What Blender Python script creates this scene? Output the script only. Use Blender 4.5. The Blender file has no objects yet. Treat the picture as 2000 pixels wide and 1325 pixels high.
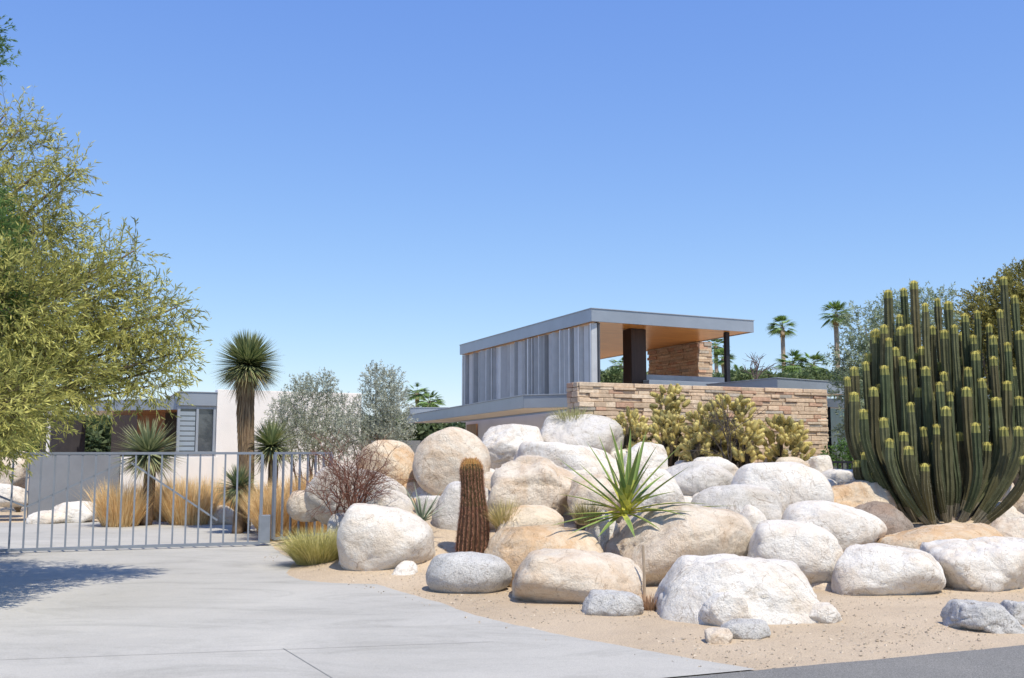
import bpy, bmesh, math, random
import numpy as np
from mathutils import Vector, noise, Matrix
random.seed(7); rng=np.random.default_rng(7)
scene=bpy.context.scene
# ---------------- camera -----------------
F=2000.0; EYE=1.6; TH=math.atan(217.5/F)
cd=bpy.data.cameras.new("camera"); cam=bpy.data.objects.new("camera",cd)
scene.collection.objects.link(cam); scene.camera=cam
cd.sensor_width=36; cd.lens=36.0; cd.clip_end=3000; cd.clip_start=0.1
cam.location=(0,0,EYE); cam.rotation_euler=(math.pi/2+TH,0,0)
cT,sT=math.cos(TH),math.sin(TH)
def ray(px,py):
    x=(px-1000)/F; y=-(py-662.5)/F
    return Vector((x,cT-y*sT,sT+y*cT))
def P(px,py,Y):           # surveyed point at distance Y
    d=ray(px,py); s=Y/d.y
    return Vector((d.x*s,Y,EYE+d.z*s))
def H(px,py,z):           # surveyed point on a level z
    d=ray(px,py); s=(z-EYE)/d.z
    return Vector((d.x*s,d.y*s,z))
def sm(t): t=max(0.,min(1.,t)); return t*t*(3-2*t)
def mound(x,y):
    h=1.35*sm((y-12.0)/8.0)*sm((x+3.3)/2.2)*(1-sm((y-23)/8))*(1-sm((x-16)/10))
    h*=1-.6*sm((x-5.2)/1.8)*sm((y-16)/3)
    return h
def march(px,py):
    d=ray(px,py); y=6.0
    while y<60:
        s=y/d.y; z=EYE+d.z*s
        if z<=mound(d.x*s,y): break
        y+=0.03
    return Vector((d.x*y/d.y,y,EYE+d.z*y/d.y))
# ---------------- world and sun ---------------
SUN_EL=math.radians(61); to_sun=Vector((0.54,-0.842,0)).normalized()
sd=Vector((to_sun.x*math.cos(SUN_EL),to_sun.y*math.cos(SUN_EL),math.sin(SUN_EL)))
w=bpy.data.worlds.new("World"); scene.world=w; w.use_nodes=True
nt=w.node_tree; bg=nt.nodes['Background']
sky=nt.nodes.new('ShaderNodeTexSky'); sky.sky_type='NISHITA'; sky.sun_disc=False
sky.sun_elevation=SUN_EL; sky.sun_rotation=math.atan2(to_sun.x,to_sun.y)
sky.air_density=1.0; sky.dust_density=0.15; sky.ozone_density=3.0; sky.altitude=200
sep=nt.nodes.new('ShaderNodeSeparateColor'); com=nt.nodes.new('ShaderNodeCombineColor'); nt.links.new(sky.outputs[0],sep.inputs[0])
for i,(k,g_) in enumerate([(1.30,.88),(1.72,.76),(4.25,.37)]):
    p_=nt.nodes.new('ShaderNodeMath'); p_.operation='POWER'; p_.inputs[1].default_value=g_; nt.links.new(sep.outputs[i],p_.inputs[0])
    q_=nt.nodes.new('ShaderNodeMath'); q_.operation='MULTIPLY'; q_.inputs[1].default_value=k; nt.links.new(p_.outputs[0],q_.inputs[0]); nt.links.new(q_.outputs[0],com.inputs[i])
nt.links.new(com.outputs[0],bg.inputs[0]); bg.inputs[1].default_value=0.12
sl=bpy.data.lights.new("sun","SUN"); so=bpy.data.objects.new("sun",sl); scene.collection.objects.link(so)
sl.energy=5.0; sl.angle=math.radians(0.53); sl.color=(1,0.925,0.78)
so.rotation_euler=sd.to_track_quat('Z','Y').to_euler(); so.location=(0,0,30)
scene.view_settings.view_transform='Standard'; scene.view_settings.look='None'; scene.view_settings.exposure=0
# ---------------- materials ----------------
def N(nt,t,**k):
    n=nt.nodes.new(t)
    for a,b in k.items(): setattr(n,a,b)
    return n
def ramp(nt,fac,stops):
    r=N(nt,'ShaderNodeValToRGB'); e=r.color_ramp.elements
    while len(e)<len(stops): e.new(0.5)
    for i,(p,c) in enumerate(stops):
        e[i].position=p; e[i].color=(*c,1)
    nt.links.new(fac,r.inputs[0]); return r.outputs[0]
def mix(nt,fac,a,b,mode='MIX'):
    m=N(nt,'ShaderNodeMix',data_type='RGBA',blend_type=mode)
    if isinstance(fac,(int,float)): m.inputs[0].default_value=fac
    else: nt.links.new(fac,m.inputs[0])
    for i,v in ((6,a),(7,b)):
        if isinstance(v,tuple): m.inputs[i].default_value=(*v,1)
        else: nt.links.new(v,m.inputs[i])
    return m.outputs[2]
def noi(nt,co,scale,detail=4,rough=.6,dist=0):
    n=N(nt,'ShaderNodeTexNoise'); n.inputs['Scale'].default_value=scale; n.inputs['Detail'].default_value=detail
    n.inputs['Roughness'].default_value=rough; n.inputs['Distortion'].default_value=dist
    nt.links.new(co,n.inputs['Vector']); return n.outputs[0]
def newmat(name,rough=.8,metal=0,spec=.3):
    m=bpy.data.materials.new(name); m.use_nodes=True; nt=m.node_tree
    b=nt.nodes['Principled BSDF']; b.inputs['Roughness'].default_value=rough; b.inputs['Metallic'].default_value=metal
    b.inputs['Specular IOR Level'].default_value=spec
    tc=N(nt,'ShaderNodeTexCoord'); return m,nt,b,tc.outputs['Object']
def bump(nt,b,h,dist,strength=1.0):
    bn=N(nt,'ShaderNodeBump'); bn.inputs['Distance'].default_value=dist; bn.inputs['Strength'].default_value=strength
    nt.links.new(h,bn.inputs['Height']); nt.links.new(bn.outputs[0],b.inputs['Normal'])
def simple(name,c,rough=.7,metal=0,var=.15,scale=3,bd=0.0,bs=40,spec=.3,stretch=None):
    m,nt,b,co=newmat(name,rough,metal,spec)
    if stretch:
        mp=N(nt,'ShaderNodeMapping'); mp.inputs['Scale'].default_value=stretch; nt.links.new(co,mp.inputs[0]); co=mp.outputs[0]
    n=noi(nt,co,scale,5,.65)
    col=ramp(nt,n,[(.3,tuple(x*(1-var) for x in c)),(.7,tuple(min(1,x*(1+var)) for x in c))])
    nt.links.new(col,b.inputs['Base Color'])
    if bd: bump(nt,b,noi(nt,co,bs,4),bd)
    return m
def vcol(name,rough=.7,trans=0.0,var=.2,scale=6,bd=0,bs=40,spec=.25,metal=0):
    m,nt,b,co=newmat(name,rough,metal,spec)
    at=N(nt,'ShaderNodeAttribute',attribute_name='Col')
    n=noi(nt,co,scale,5,.65)
    g=ramp(nt,n,[(.3,(1-var,)*3),(.7,(1+var,)*3)])
    col=mix(nt,1.0,at.outputs['Color'],g,'MULTIPLY')
    nt.links.new(col,b.inputs['Base Color'])
    if bd: bump(nt,b,noi(nt,co,bs,5),bd)
    if trans:
        t=N(nt,'ShaderNodeBsdfTranslucent'); nt.links.new(col,t.inputs[0])
        ms=N(nt,'ShaderNodeMixShader'); ms.inputs[0].default_value=trans
        out=nt.nodes['Material Output']; nt.links.new(b.outputs[0],ms.inputs[1]); nt.links.new(t.outputs[0],ms.inputs[2])
        nt.links.new(ms.outputs[0],out.inputs[0])
    return m
M_leaf=vcol("leaf",.6,.4,.15,1.5)
M_plant=vcol("plant",.75,.1,.15,8,spec=.12)
M_dry=vcol("dry",.9,.15,.15,8)
M_bark=vcol("bark",.95,0,.35,9,.01,30)
M_cact=vcol("cactus_skin",.7,0,.25,7,spec=.15)
M_stone=vcol("ledge_stone",.95,0,.22,14,.010,35)
M_louver=vcol("louver_metal",.5,0,.08,3,spec=.4,metal=.3)
def rockmat(name,light,mid,dark,stain,stain_amt,speck):
    m,nt,b,co=newmat(name,.92,0,.15)
    oi=N(nt,'ShaderNodeObjectInfo'); ad=N(nt,'ShaderNodeVectorMath',operation='MULTIPLY_ADD')
    cx=N(nt,'ShaderNodeCombineXYZ')
    for i in range(3): nt.links.new(oi.outputs['Random'],cx.inputs[i])
    ad.inputs[1].default_value=(37,91,53); nt.links.new(cx.outputs[0],ad.inputs[0]); nt.links.new(co,ad.inputs[2])
    co=ad.outputs[0]
    big=noi(nt,co,1.5,8,.68,.8)
    c=ramp(nt,big,[(.28,dark),(.40,mid),(.53,light)])
    st=ramp(nt,noi(nt,co,1.2,8,.72,1.2),[(.5-.11*stain_amt,(0,0,0)),(.65-.11*stain_amt,(1,1,1))])
    f=N(nt,'ShaderNodeMath',operation='MULTIPLY'); nt.links.new(st,f.inputs[0]); f.inputs[1].default_value=stain_amt
    c=mix(nt,f.outputs[0],c,stain)
    mp=N(nt,'ShaderNodeMapping'); mp.inputs['Scale'].default_value=(.6,.6,3.2); mp.inputs['Rotation'].default_value=(.4,.3,0); nt.links.new(co,mp.inputs[0])
    bd_=ramp(nt,noi(nt,mp.outputs[0],1.4,7,.7,.6),[(.36,(.84,.82,.79)),(.5,(1,1,1)),(.64,(1.05,1.04,1.03))]); c=mix(nt,.7,c,bd_,'MULTIPLY')
    sp=ramp(nt,noi(nt,co,75,2,.8),[(.36,(1-speck,)*3),(.50,(1,1,1))])
    c=mix(nt,1.0,c,sp,'MULTIPLY')
    v=noi(nt,co,1.3,4,.55,1.8); vr=ramp(nt,v,[(.490,(1,1,1)),(.5,(.50,.43,.37)),(.505,(1,1,1))])
    c=mix(nt,.7,c,vr,'MULTIPLY')
    blot=ramp(nt,noi(nt,co,5,8,.8),[(.35,(.72,.69,.65)),(.46,(1,1,1))])
    c=mix(nt,.6,c,blot,'MULTIPLY')
    nt.links.new(c,b.inputs['Base Color'])
    s=N(nt,'ShaderNodeMath',operation='MULTIPLY_ADD'); nt.links.new(noi(nt,co,3.5,12,.71),s.inputs[0]); s.inputs[1].default_value=3.2
    s2=N(nt,'ShaderNodeMath',operation='MULTIPLY'); nt.links.new(noi(nt,co,55,3,.7),s2.inputs[0]); s2.inputs[1].default_value=.45; nt.links.new(s2.outputs[0],s.inputs[2])
    bump(nt,b,s.outputs[0],.025,1); return m
RM={'w':rockmat('granite_white',(.82,.785,.725),(.78,.73,.66),(.60,.54,.47),(.69,.55,.40),.45,.13),
    't':rockmat('granite_tan',(.76,.68,.57),(.70,.59,.47),(.52,.43,.33),(.62,.44,.28),.55,.13),
    'o':rockmat('granite_orange',(.75,.64,.49),(.68,.51,.34),(.50,.36,.24),(.62,.38,.19),.7,.13),
    'g':rockmat('granite_grey',(.71,.68,.64),(.61,.58,.53),(.43,.41,.37),(.61,.52,.41),.4,.22),
    's':rockmat('granite_speckled',(.64,.63,.61),(.56,.55,.53),(.43,.43,.42),(.57,.53,.47),.2,.42),
    'd':rockmat('granite_dark',(.38,.32,.27),(.28,.23,.19),(.17,.14,.12),(.38,.25,.17),.5,.3)}
def sandmat():
    m,nt,b,co=newmat("sand",.95,0,.1)
    c=ramp(nt,noi(nt,co,.5,6,.6,.5),[(.3,(.54,.43,.31)),(.55,(.63,.51,.375)),(.75,(.70,.575,.435))])
    g=ramp(nt,noi(nt,co,70,3,.8),[(.33,(.58,.54,.48)),(.5,(1,1,1)),(.68,(1.2,1.18,1.15))])
    c=mix(nt,.8,c,g,'MULTIPLY'); nt.links.new(c,b.inputs['Base Color'])
    s=N(nt,'ShaderNodeMath',operation='MULTIPLY_ADD'); nt.links.new(noi(nt,co,3,6,.6),s.inputs[0]); s.inputs[1].default_value=3
    nt.links.new(noi(nt,co,60,3,.8),s.inputs[2]); bump(nt,b,s.outputs[0],.02); return m
def concretemat():
    m,nt,b,co=newmat("concrete",.9,0,.12)
    c=ramp(nt,noi(nt,co,.35,7,.62,.8),[(.28,(.39,.375,.34)),(.5,(.44,.425,.39)),(.72,(.49,.472,.43))])
    mp=N(nt,'ShaderNodeMapping'); mp.inputs['Scale'].default_value=(.5,1.3,1); mp.inputs['Rotation'].default_value=(0,0,.3); nt.links.new(co,mp.inputs[0])
    st=ramp(nt,noi(nt,mp.outputs[0],1.2,9,.78,1.2),[(.34,(.80,.80,.79)),(.5,(1,1,1)),(.7,(1.06,1.05,1.04))])
    c=mix(nt,.85,c,st,'MULTIPLY')
    g=ramp(nt,noi(nt,co,130,2,.7),[(.3,(.82,.82,.82)),(.6,(1.05,1.05,1.05))]); c=mix(nt,1.,c,g,'MULTIPLY')
    nt.links.new(c,b.inputs['Base Color']); bump(nt,b,noi(nt,co,90,4,.7),.004); return m
def asphaltmat():
    m,nt,b,co=newmat("asphalt",.9,0,.3)
    c=ramp(nt,noi(nt,co,110,3,.8),[(.3,(.11,.108,.10)),(.5,(.22,.215,.205)),(.72,(.40,.39,.37))])
    c=mix(nt,.7,c,ramp(nt,noi(nt,co,.8,5,.6),[(.3,(.8,.8,.8)),(.7,(1.1,1.08,1.04))]),'MULTIPLY')
    nt.links.new(c,b.inputs['Base Color']); bump(nt,b,noi(nt,co,120,3,.8),.008); return m
M_sand=sandmat(); M_conc=concretemat(); M_asph=asphaltmat()
M_metal=simple("galvanised_metal",(.36,.39,.43),.42,.35,.08,2,spec=.5,stretch=(3,3,.6))
M_fascia=simple("fascia_metal",(.29,.325,.37),.40,.3,.07,1.5,spec=.5)
M_gate=simple("gate_steel",(.25,.28,.33),.5,.4,.1,5,spec=.4)
M_white=simple("white_stucco",(.80,.76,.72),.9,0,.05,1.2,.006,60)
M_soff=simple("white_soffit",(.80,.73,.62),.8,0,.04,1)
M_char=simple("charcoal_wall",(.06,.055,.06),.9,0,.2,3)
M_grey=simple("grey_stucco",(.21,.22,.24),.9,0,.1,1.5,.004,60)
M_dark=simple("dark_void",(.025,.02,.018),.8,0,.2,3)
M_black=simple("black_paint",(.02,.022,.03),.5,0,.2,3)
M_glass=simple("window_glass",(.06,.07,.08),.05,.0,.2,.8,spec=1.0)
M_blind=simple("window_blind",(.32,.37,.42),.35,.2,.1,1)
M_teal=simple("teal_glass",(.06,.20,.18),.08,0,.3,1.5,spec=.9)
def woodmat(name,a,b_):
    m,nt,b,co=newmat(name,.28,0,.5)
    ax=N(nt,'ShaderNodeMapping'); ax.inputs['Rotation'].default_value=(0,0,math.radians(-24)); nt.links.new(co,ax.inputs[0])
    wv=N(nt,'ShaderNodeTexWave',wave_type='BANDS',bands_direction='Y',wave_profile='SAW'); wv.inputs['Scale'].default_value=1.6; wv.inputs['Distortion'].default_value=0
    nt.links.new(ax.outputs[0],wv.inputs[0])
    mp=N(nt,'ShaderNodeMapping'); mp.inputs['Scale'].default_value=(1,9,1); nt.links.new(ax.outputs[0],mp.inputs[0])
    c=ramp(nt,noi(nt,mp.outputs[0],1.5,6,.6),[(.3,a),(.7,b_)])
    ed=ramp(nt,wv.outputs[0],[(0,(.4,.34,.3)),(.08,(1,1,1))]); c=mix(nt,.9,c,ed,'MULTIPLY')
    nt.links.new(c,b.inputs['Base Color']); return m
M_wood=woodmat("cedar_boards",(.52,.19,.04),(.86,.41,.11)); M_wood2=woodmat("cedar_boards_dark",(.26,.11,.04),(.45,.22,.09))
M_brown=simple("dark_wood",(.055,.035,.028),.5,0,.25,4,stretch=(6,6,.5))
# ---------------- mesh builder ----------------
class MB:
    def __init__(s): s.v=[];s.f=[];s.c=[];s.n=0
    def add(s,verts,faces,cols):
        b=s.n; s.v.append(np.asarray(verts,dtype=float).reshape(-1,3)); s.n+=len(s.v[-1])
        s.f.extend([tuple(i+b for i in f) for f in faces])
        if isinstance(cols,tuple): s.c.extend([cols]*len(faces))
        else: s.c.extend([tuple(c) for c in cols])
    def quads(s,V,C):
        n=len(V); b=s.n; s.v.append(V.reshape(-1,3)); s.n+=n*4
        idx=(np.arange(n*4).reshape(n,4)+b).tolist(); s.f.extend(idx); s.c.extend(C.tolist())
    def tris(s,V,C):
        n=len(V); b=s.n; s.v.append(V.reshape(-1,3)); s.n+=n*3
        s.f.extend((np.arange(n*3).reshape(n,3)+b).tolist()); s.c.extend(C.tolist())
    def build(s,name,mat,smooth=False,parent=None,bevel=0):
        me=bpy.data.meshes.new(name); V=np.concatenate(s.v); me.from_pydata(V.tolist(),[],s.f)
        a=me.color_attributes.new('Col','FLOAT_COLOR','CORNER')
        L=np.array([len(f) for f in s.f]); C=np.ones((len(L),4)); C[:,:3]=np.array(s.c)[:,:3]
        a.data.foreach_set('color',np.repeat(C,L,axis=0).ravel())
        me.materials.append(mat)
        if smooth: me.polygons.foreach_set('use_smooth',[True]*len(me.polygons))
        me.update(); o=bpy.data.objects.new(name,me); scene.collection.objects.link(o)
        if parent: o.parent=parent
        if bevel:
            md=o.modifiers.new('b','BEVEL'); md.width=bevel; md.segments=2; md.limit_method='ANGLE'
        return o
def empty(name,loc=(0,0,0)):
    e=bpy.data.objects.new(name,None); scene.collection.objects.link(e); return e
def prism(mb,pts,z0,z1,col=(.5,.5,.5)):
    n=len(pts); a=sum(pts[i][0]*pts[(i+1)%n][1]-pts[(i+1)%n][0]*pts[i][1] for i in range(n))
    if a<0: pts=pts[::-1]
    v=[(p[0],p[1],z0) for p in pts]+[(p[0],p[1],z1) for p in pts]
    f=[tuple(range(n))[::-1],tuple(range(n,2*n))]+[(i,(i+1)%n,(i+1)%n+n,i+n) for i in range(n)]
    mb.add(v,f,col)
def seg(a,b,th,side=1):
    a=Vector(a[:2]);b=Vector(b[:2]); d=(b-a).normalized(); nn=Vector((-d.y,d.x))*th*side
    return [a,b,b+nn,a+nn]
def part(name,mat,pts,z0,z1,parent,bevel=0):
    m=MB(); prism(m,pts,z0,z1); return m.build(name,mat,parent=parent,bevel=bevel)
def tube(mb,pts,rad,n=8,col=(.3,.3,.3),ribs=0,ribd=.15,cap=True,colf=None):
    pts=[Vector(p) for p in pts]; k=len(pts); V=[]; Fs=[]; C=[]
    prev=None
    for i in range(k):
        t=(pts[min(i+1,k-1)]-pts[max(i-1,0)]).normalized()
        if prev is None:
            u=t.orthogonal().normalized()
        else:
            u=(prev-t*prev.dot(t)).normalized()
        prev=u; w2=t.cross(u)
        r=rad[i] if hasattr(rad,'__len__') else rad
        for j in range(n):
            a=2*math.pi*j/n; rr=r*(1-(ribd if (ribs and j%2) else 0))
            V.append(pts[i]+(u*math.cos(a)+w2*math.sin(a))*rr)
    for i in range(k-1):
        for j in range(n):
            Fs.append((i*n+j,i*n+(j+1)%n,(i+1)*n+(j+1)%n,(i+1)*n+j)); C.append(colf(i,j) if colf else col)
    if cap: Fs.append(tuple((k-1)*n+j for j in range(n))); C.append(C[-1]); Fs.append(tuple(range(n))[::-1]); C.append(C[0])
    mb.add([tuple(v) for v in V],Fs,C)
def unit(a): return a/np.maximum(np.linalg.norm(a,axis=-1,keepdims=True),1e-9)
def leaves(mb,O,D,per,L,ll,lw,cA,cB,spread=.8,bright=None):
    n=len(O); t=rng.uniform(.1,1,(n,per,1)); pos=O[:,None]+D[:,None]*L*t
    d=unit(D[:,None]+rng.normal(0,spread,(n,per,3))); d[...,2]-=.15; d=unit(d)
    s=unit(np.cross(d,rng.normal(0,1,(n,per,3)))); l=ll*rng.uniform(.6,1.3,(n,per,1))
    V=np.stack([pos,pos+d*l*.45+s*lw,pos+d*l,pos+d*l*.45-s*lw],2).reshape(-1,4,3)
    m=rng.uniform(0,1,(n,1,1)); m=np.clip(m+rng.normal(0,.15,(n,per,1)),0,1)
    C=np.array(cA)*(1-m)+np.array(cB)*m
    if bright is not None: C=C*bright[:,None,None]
    mb.quads(V,C.reshape(-1,3))
def clump(mb,c,r,n,per,L,ll,lw,cA,cB,spread=.8,up=.3,sq=(1,1,1),twig=None):
    d=unit(rng.normal(0,1,(n,3))); rr=rng.uniform(.08,1.1,(n,1))**.5
    O=np.array(c)+d*rr*r*np.array(sq)
    D=unit(d+rng.normal(0,.5,(n,3))+np.array([0,0,up]))
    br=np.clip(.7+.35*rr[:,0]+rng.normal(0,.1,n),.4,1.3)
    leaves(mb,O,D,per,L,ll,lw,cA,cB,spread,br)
    if twig is not None:
        s=unit(np.cross(D,rng.normal(0,1,(n,3))))*.0025*(L/.3)
        V=np.stack([O-s,O+s,O+D*L+s*.3,O+D*L-s*.3],1); mb.quads(V,np.tile(np.array(twig),(n,1)))
def blades(mb,base,D,Ls,W,cA,cB,droop=0.,tipc=None,segs=3,basec=None):
    n=len(D); base=np.broadcast_to(np.asarray(base,float),(n,3)); Ls=np.broadcast_to(np.asarray(Ls,float),(n,))
    side=unit(np.cross(D,np.array([0,0,1.])+rng.normal(0,.15,(n,3)))); m=rng.uniform(0,1,(n,1)); col=np.array(cA)*(1-m)+np.array(cB)*m
    prof=[1.0,1.15,.8,.45,.04] if segs==4 else ([.8,1,.6,.05] if segs==3 else [1,.7,.05])
    prev=None
    for i in range(segs+1):
        t=i/segs; p=base+D*(Ls*t)[:,None]+np.array([0,0,-droop])*(Ls*t*t)[:,None]
        a=p-side*W*prof[i]; b=p+side*W*prof[i]
        if prev is not None:
            c=col
            if basec is not None and i==1: c=col*.3+np.array(basec)*.7
            if tipc is not None and i==segs: c=col*.6+np.array(tipc)*.4
            mb.quads(np.stack([prev[0],prev[1],b,a],1),c)
        prev=(a,b)
# ---------------- ground, road, driveway ----------------
def axis(lo,hi,st,far):
    a=list(np.arange(lo,hi+1e-6,st)); x=st; v=hi; b=[]
    while v<far: x*=1.35; v+=x; b.append(v)
    x=st; v=lo; c=[]
    while v>-far: x*=1.35; v-=x; c.append(v)
    return c[::-1]+a+b
xs=axis(-12,16,.25,900); ys=axis(2,30,.25,900)
V=[];Fc=[]
for y in ys:
    for x in xs:
        z=mound(x,y)
        if z>0.02: z+=.06*noise.noise(Vector((x*.9,y*.9,0)))*min(1,z*3)
        V.append((x,y,max(z,0)))
nx=len(xs)
for j in range(len(ys)-1):
    for i in range(nx-1): Fc.append((j*nx+i,j*nx+i+1,(j+1)*nx+i+1,(j+1)*nx+i))
g=MB(); g.add(V,Fc,(.5,.4,.3)); g.build("ground",M_sand,smooth=True)
def flat(name,pts,z,mat):
    me=bpy.data.meshes.new(name); bm=bmesh.new(); vs=[bm.verts.new((p[0],p[1],z)) for p in pts]; f=bm.faces.new(vs)
    bm.normal_update()
    if f.normal.z<0: f.normal_flip()
    bmesh.ops.triangulate(bm,faces=[f]); bm.to_mesh(me); bm.free(); me.materials.append(mat)
    o=bpy.data.objects.new(name,me); scene.collection.objects.link(o); return o
s0=H(1480,1311,0); dr=Vector((.93,.37)).normalized()
redge=[]
for i in range(0,240):
    t=i*.12; p=Vector((s0.x,s0.y))+dr*t; q=.035*noise.noise(Vector((t*1.3,3,0)))+.012*noise.noise(Vector((t*8,5,0)))
    redge.append((p.x,p.y+q))
sl_=(s0.x-20*dr.x,s0.y-20*dr.y)
flat("road",[sl_]+redge+[(40,-2),(40,-9),(-40,-20),(-40,sl_[1]-8)],.006,M_asph)
ep=[(1480,1311),(1340,1288),(1200,1262),(1080,1240),(1000,1222),(930,1205),(860,1180),(800,1163),(740,1145),(690,1130),(640,1115),(590,1099),(552,1085),(535,1072),(525,1060),(518,1045),(508,1022)]
E=[]
for k in range(len(ep)-1):
    a=H(*ep[k],0); b=H(*ep[k+1],0)
    for q in range(10):
        p=a.lerp(b,q/10); E.append((p.x+.03*noise.noise(Vector((p.x*3,p.y*3,1)))+.012*noise.noise(Vector((p.x*14,p.y*14,1))),p.y+.03*noise.noise(Vector((p.x*3,p.y*3,9)))+.012*noise.noise(Vector((p.x*14,p.y*14,5)))))
pe=H(508,1022,0); E.append((pe.x,pe.y))
E+= [(-9,23.2),(-20,22),(-20,s0.y-21.7*dr.y/dr.x)]
dw=flat("driveway",E,.012,M_conc)
M_joint=simple("joint",(.35,.34,.31),.9,0,.15,8)
for k,(a,b,wd) in enumerate([((-200,1297),(965,1254),.008),((553,1267),(652,1327),.007)]):
    A=H(*a,.012);B=H(*b,.012); d=(B-A); nn=Vector((-d.y,d.x,0)).normalized()*wd
    o=flat("joint_%d"%k,[A-nn*.5,B-nn*.5,B+nn*.5,A+nn*.5],.0165,M_joint); o.parent=dw
gm=MB()
tet=np.array([[0,0,1],[.94,0,-.33],[-.47,.82,-.33],[-.47,-.82,-.33]])
n=8000; cnt=0
while cnt<n:
    x=random.uniform(-4,9); y=random.uniform(7.4,16)
    if y<s0.y+(x-s0.x)*dr.y/dr.x-.05: continue
    if noise.noise(Vector((x*.8,y*.8,4)))<random.uniform(-.5,.5): continue
    pxl=1000+x/y*2000; pyl=880+3200/y
    ex=np.interp(pyl,[e[1] for e in ep[::-1]],[e[0] for e in ep[::-1]])
    if pxl<ex-random.expovariate(1/14.): continue
    s=random.choice([.006,.008,.01,.014,.02])*random.uniform(.6,1.1)
    R=np.array(Matrix.Rotation(random.uniform(0,6.3),3,Vector((random.random(),random.random(),random.random())).normalized()))
    v=(tet@R)*np.array([s,s,s*.7])+np.array([x,y,mound(x,y)+.004+.012*(pxl<ex)])
    k=random.uniform(.6,1.1); gm.add(v,[(0,1,2),(0,2,3),(0,3,1),(1,3,2)],(.60*k,.51*k,.40*k)); cnt+=1
gm.build("gravel",M_dry)
# ---------------- boulders ----------------
ICOS={}
for sdv in (4,5):
    bm=bmesh.new(); bmesh.ops.create_icosphere(bm,subdivisions=sdv,radius=1); ICOS[sdv]=(np.array([v.co[:] for v in bm.verts]),[tuple(v.index for v in f.verts) for f in bm.faces]); bm.free()
def rock(cx_,cy_,zb,zt,wid,dp,st,ang,seed,sdv=5,name="boulder",rot=0):
    rs=np.random.default_rng(seed); ICO,IF=ICOS[sdv]
    hz=(zt-zb)/2; cz=(zt+zb)/2
    npl=int(7+rs.integers(0,7))
    nrm=unit(rs.normal(0,1,(npl,3))*np.array([1,1,.9])); dist=rs.uniform(.62,1.0,npl)
    nrm=np.concatenate([nrm,unit(np.array([[.1,.05,1],[1,0,.2],[-1,0,.2],[0,-1,.15],[0,1,0],[0,0,-1]]))]); dist=np.concatenate([dist,np.full(6,.93)])
    k=6+18*ang
    dots=np.maximum(ICO@nrm.T,1e-4)/dist; r=(np.sum(dots**k,axis=1))**(-1/k)
    wgt=min(1,.25+ang); r=r*wgt+(1-wgt)
    V=ICO*r[:,None]
    for ax_ in range(3):
        lo,hi=V[:,ax_].min(),V[:,ax_].max(); V[:,ax_]=(V[:,ax_]-lo)/(hi-lo)*2-1
    sc=np.array([wid/2,dp/2,hz]); V=V*sc
    off=Vector(rs.uniform(0,100,3)); avg=float(np.mean(sc)); out=V.copy(); nn=unit(V/sc**2)
    A_=.45+ang
    for i in range(len(V)):
        q=Vector(V[i])/avg
        d=.08*noise.noise(q*1.2+off)+.042*A_*noise.noise(q*2.9+off)
        rg=1-abs(noise.noise(q*1.5+off*2)); d-=.10*max(0,rg-.91)/.09*ang
        d+=.015*A_*noise.noise(q*7+off)+.008*A_*noise.noise(q*17+off)
        if ang>.34:
            st_=noise.noise(Vector((q.x*.8,q.y*.8,q.z*2.2))+off*3)*6; d+=.023*ang*(st_-math.floor(st_))
        out[i]+=nn[i]*d*avg
    me=bpy.data.meshes.new(name); me.from_pydata(out.tolist(),[],IF); me.polygons.foreach_set('use_smooth',[True]*len(IF)); me.materials.append(RM[st]); me.update()
    o=bpy.data.objects.new(name,me); scene.collection.objects.link(o); o.location=(cx_,cy_,cz); o.rotation_euler=(0,0,rot)
    return o
RK=[]
def boulder(x0,x1,y0,y1,st='w',Y=None,ang=.5):
    sd_=int(abs(x0)*7+y0*3)+11; rs=np.random.default_rng(sd_)
    cx=(x0+x1)/2
    Yf=march(cx,y1).y if Y is None else Y
    wid=(x1-x0)/F*Yf; dp=min(rs.uniform(.75,1.0)*wid,1.7)
    Yc=Yf+dp*.35
    wid=(x1-x0)/F*Yc*1.03; c=P(cx,(y0+y1)/2,Yc); ht=(y1-y0)/F*Yc
    zt=c.z+ht/2+.02; zb=c.z-ht/2-.12*ht-.03
    rock(c.x,Yc,zb,zt,wid,dp,st,ang*.85,sd_); RK.append((c.x,Yc,wid/2,dp/2))
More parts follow.
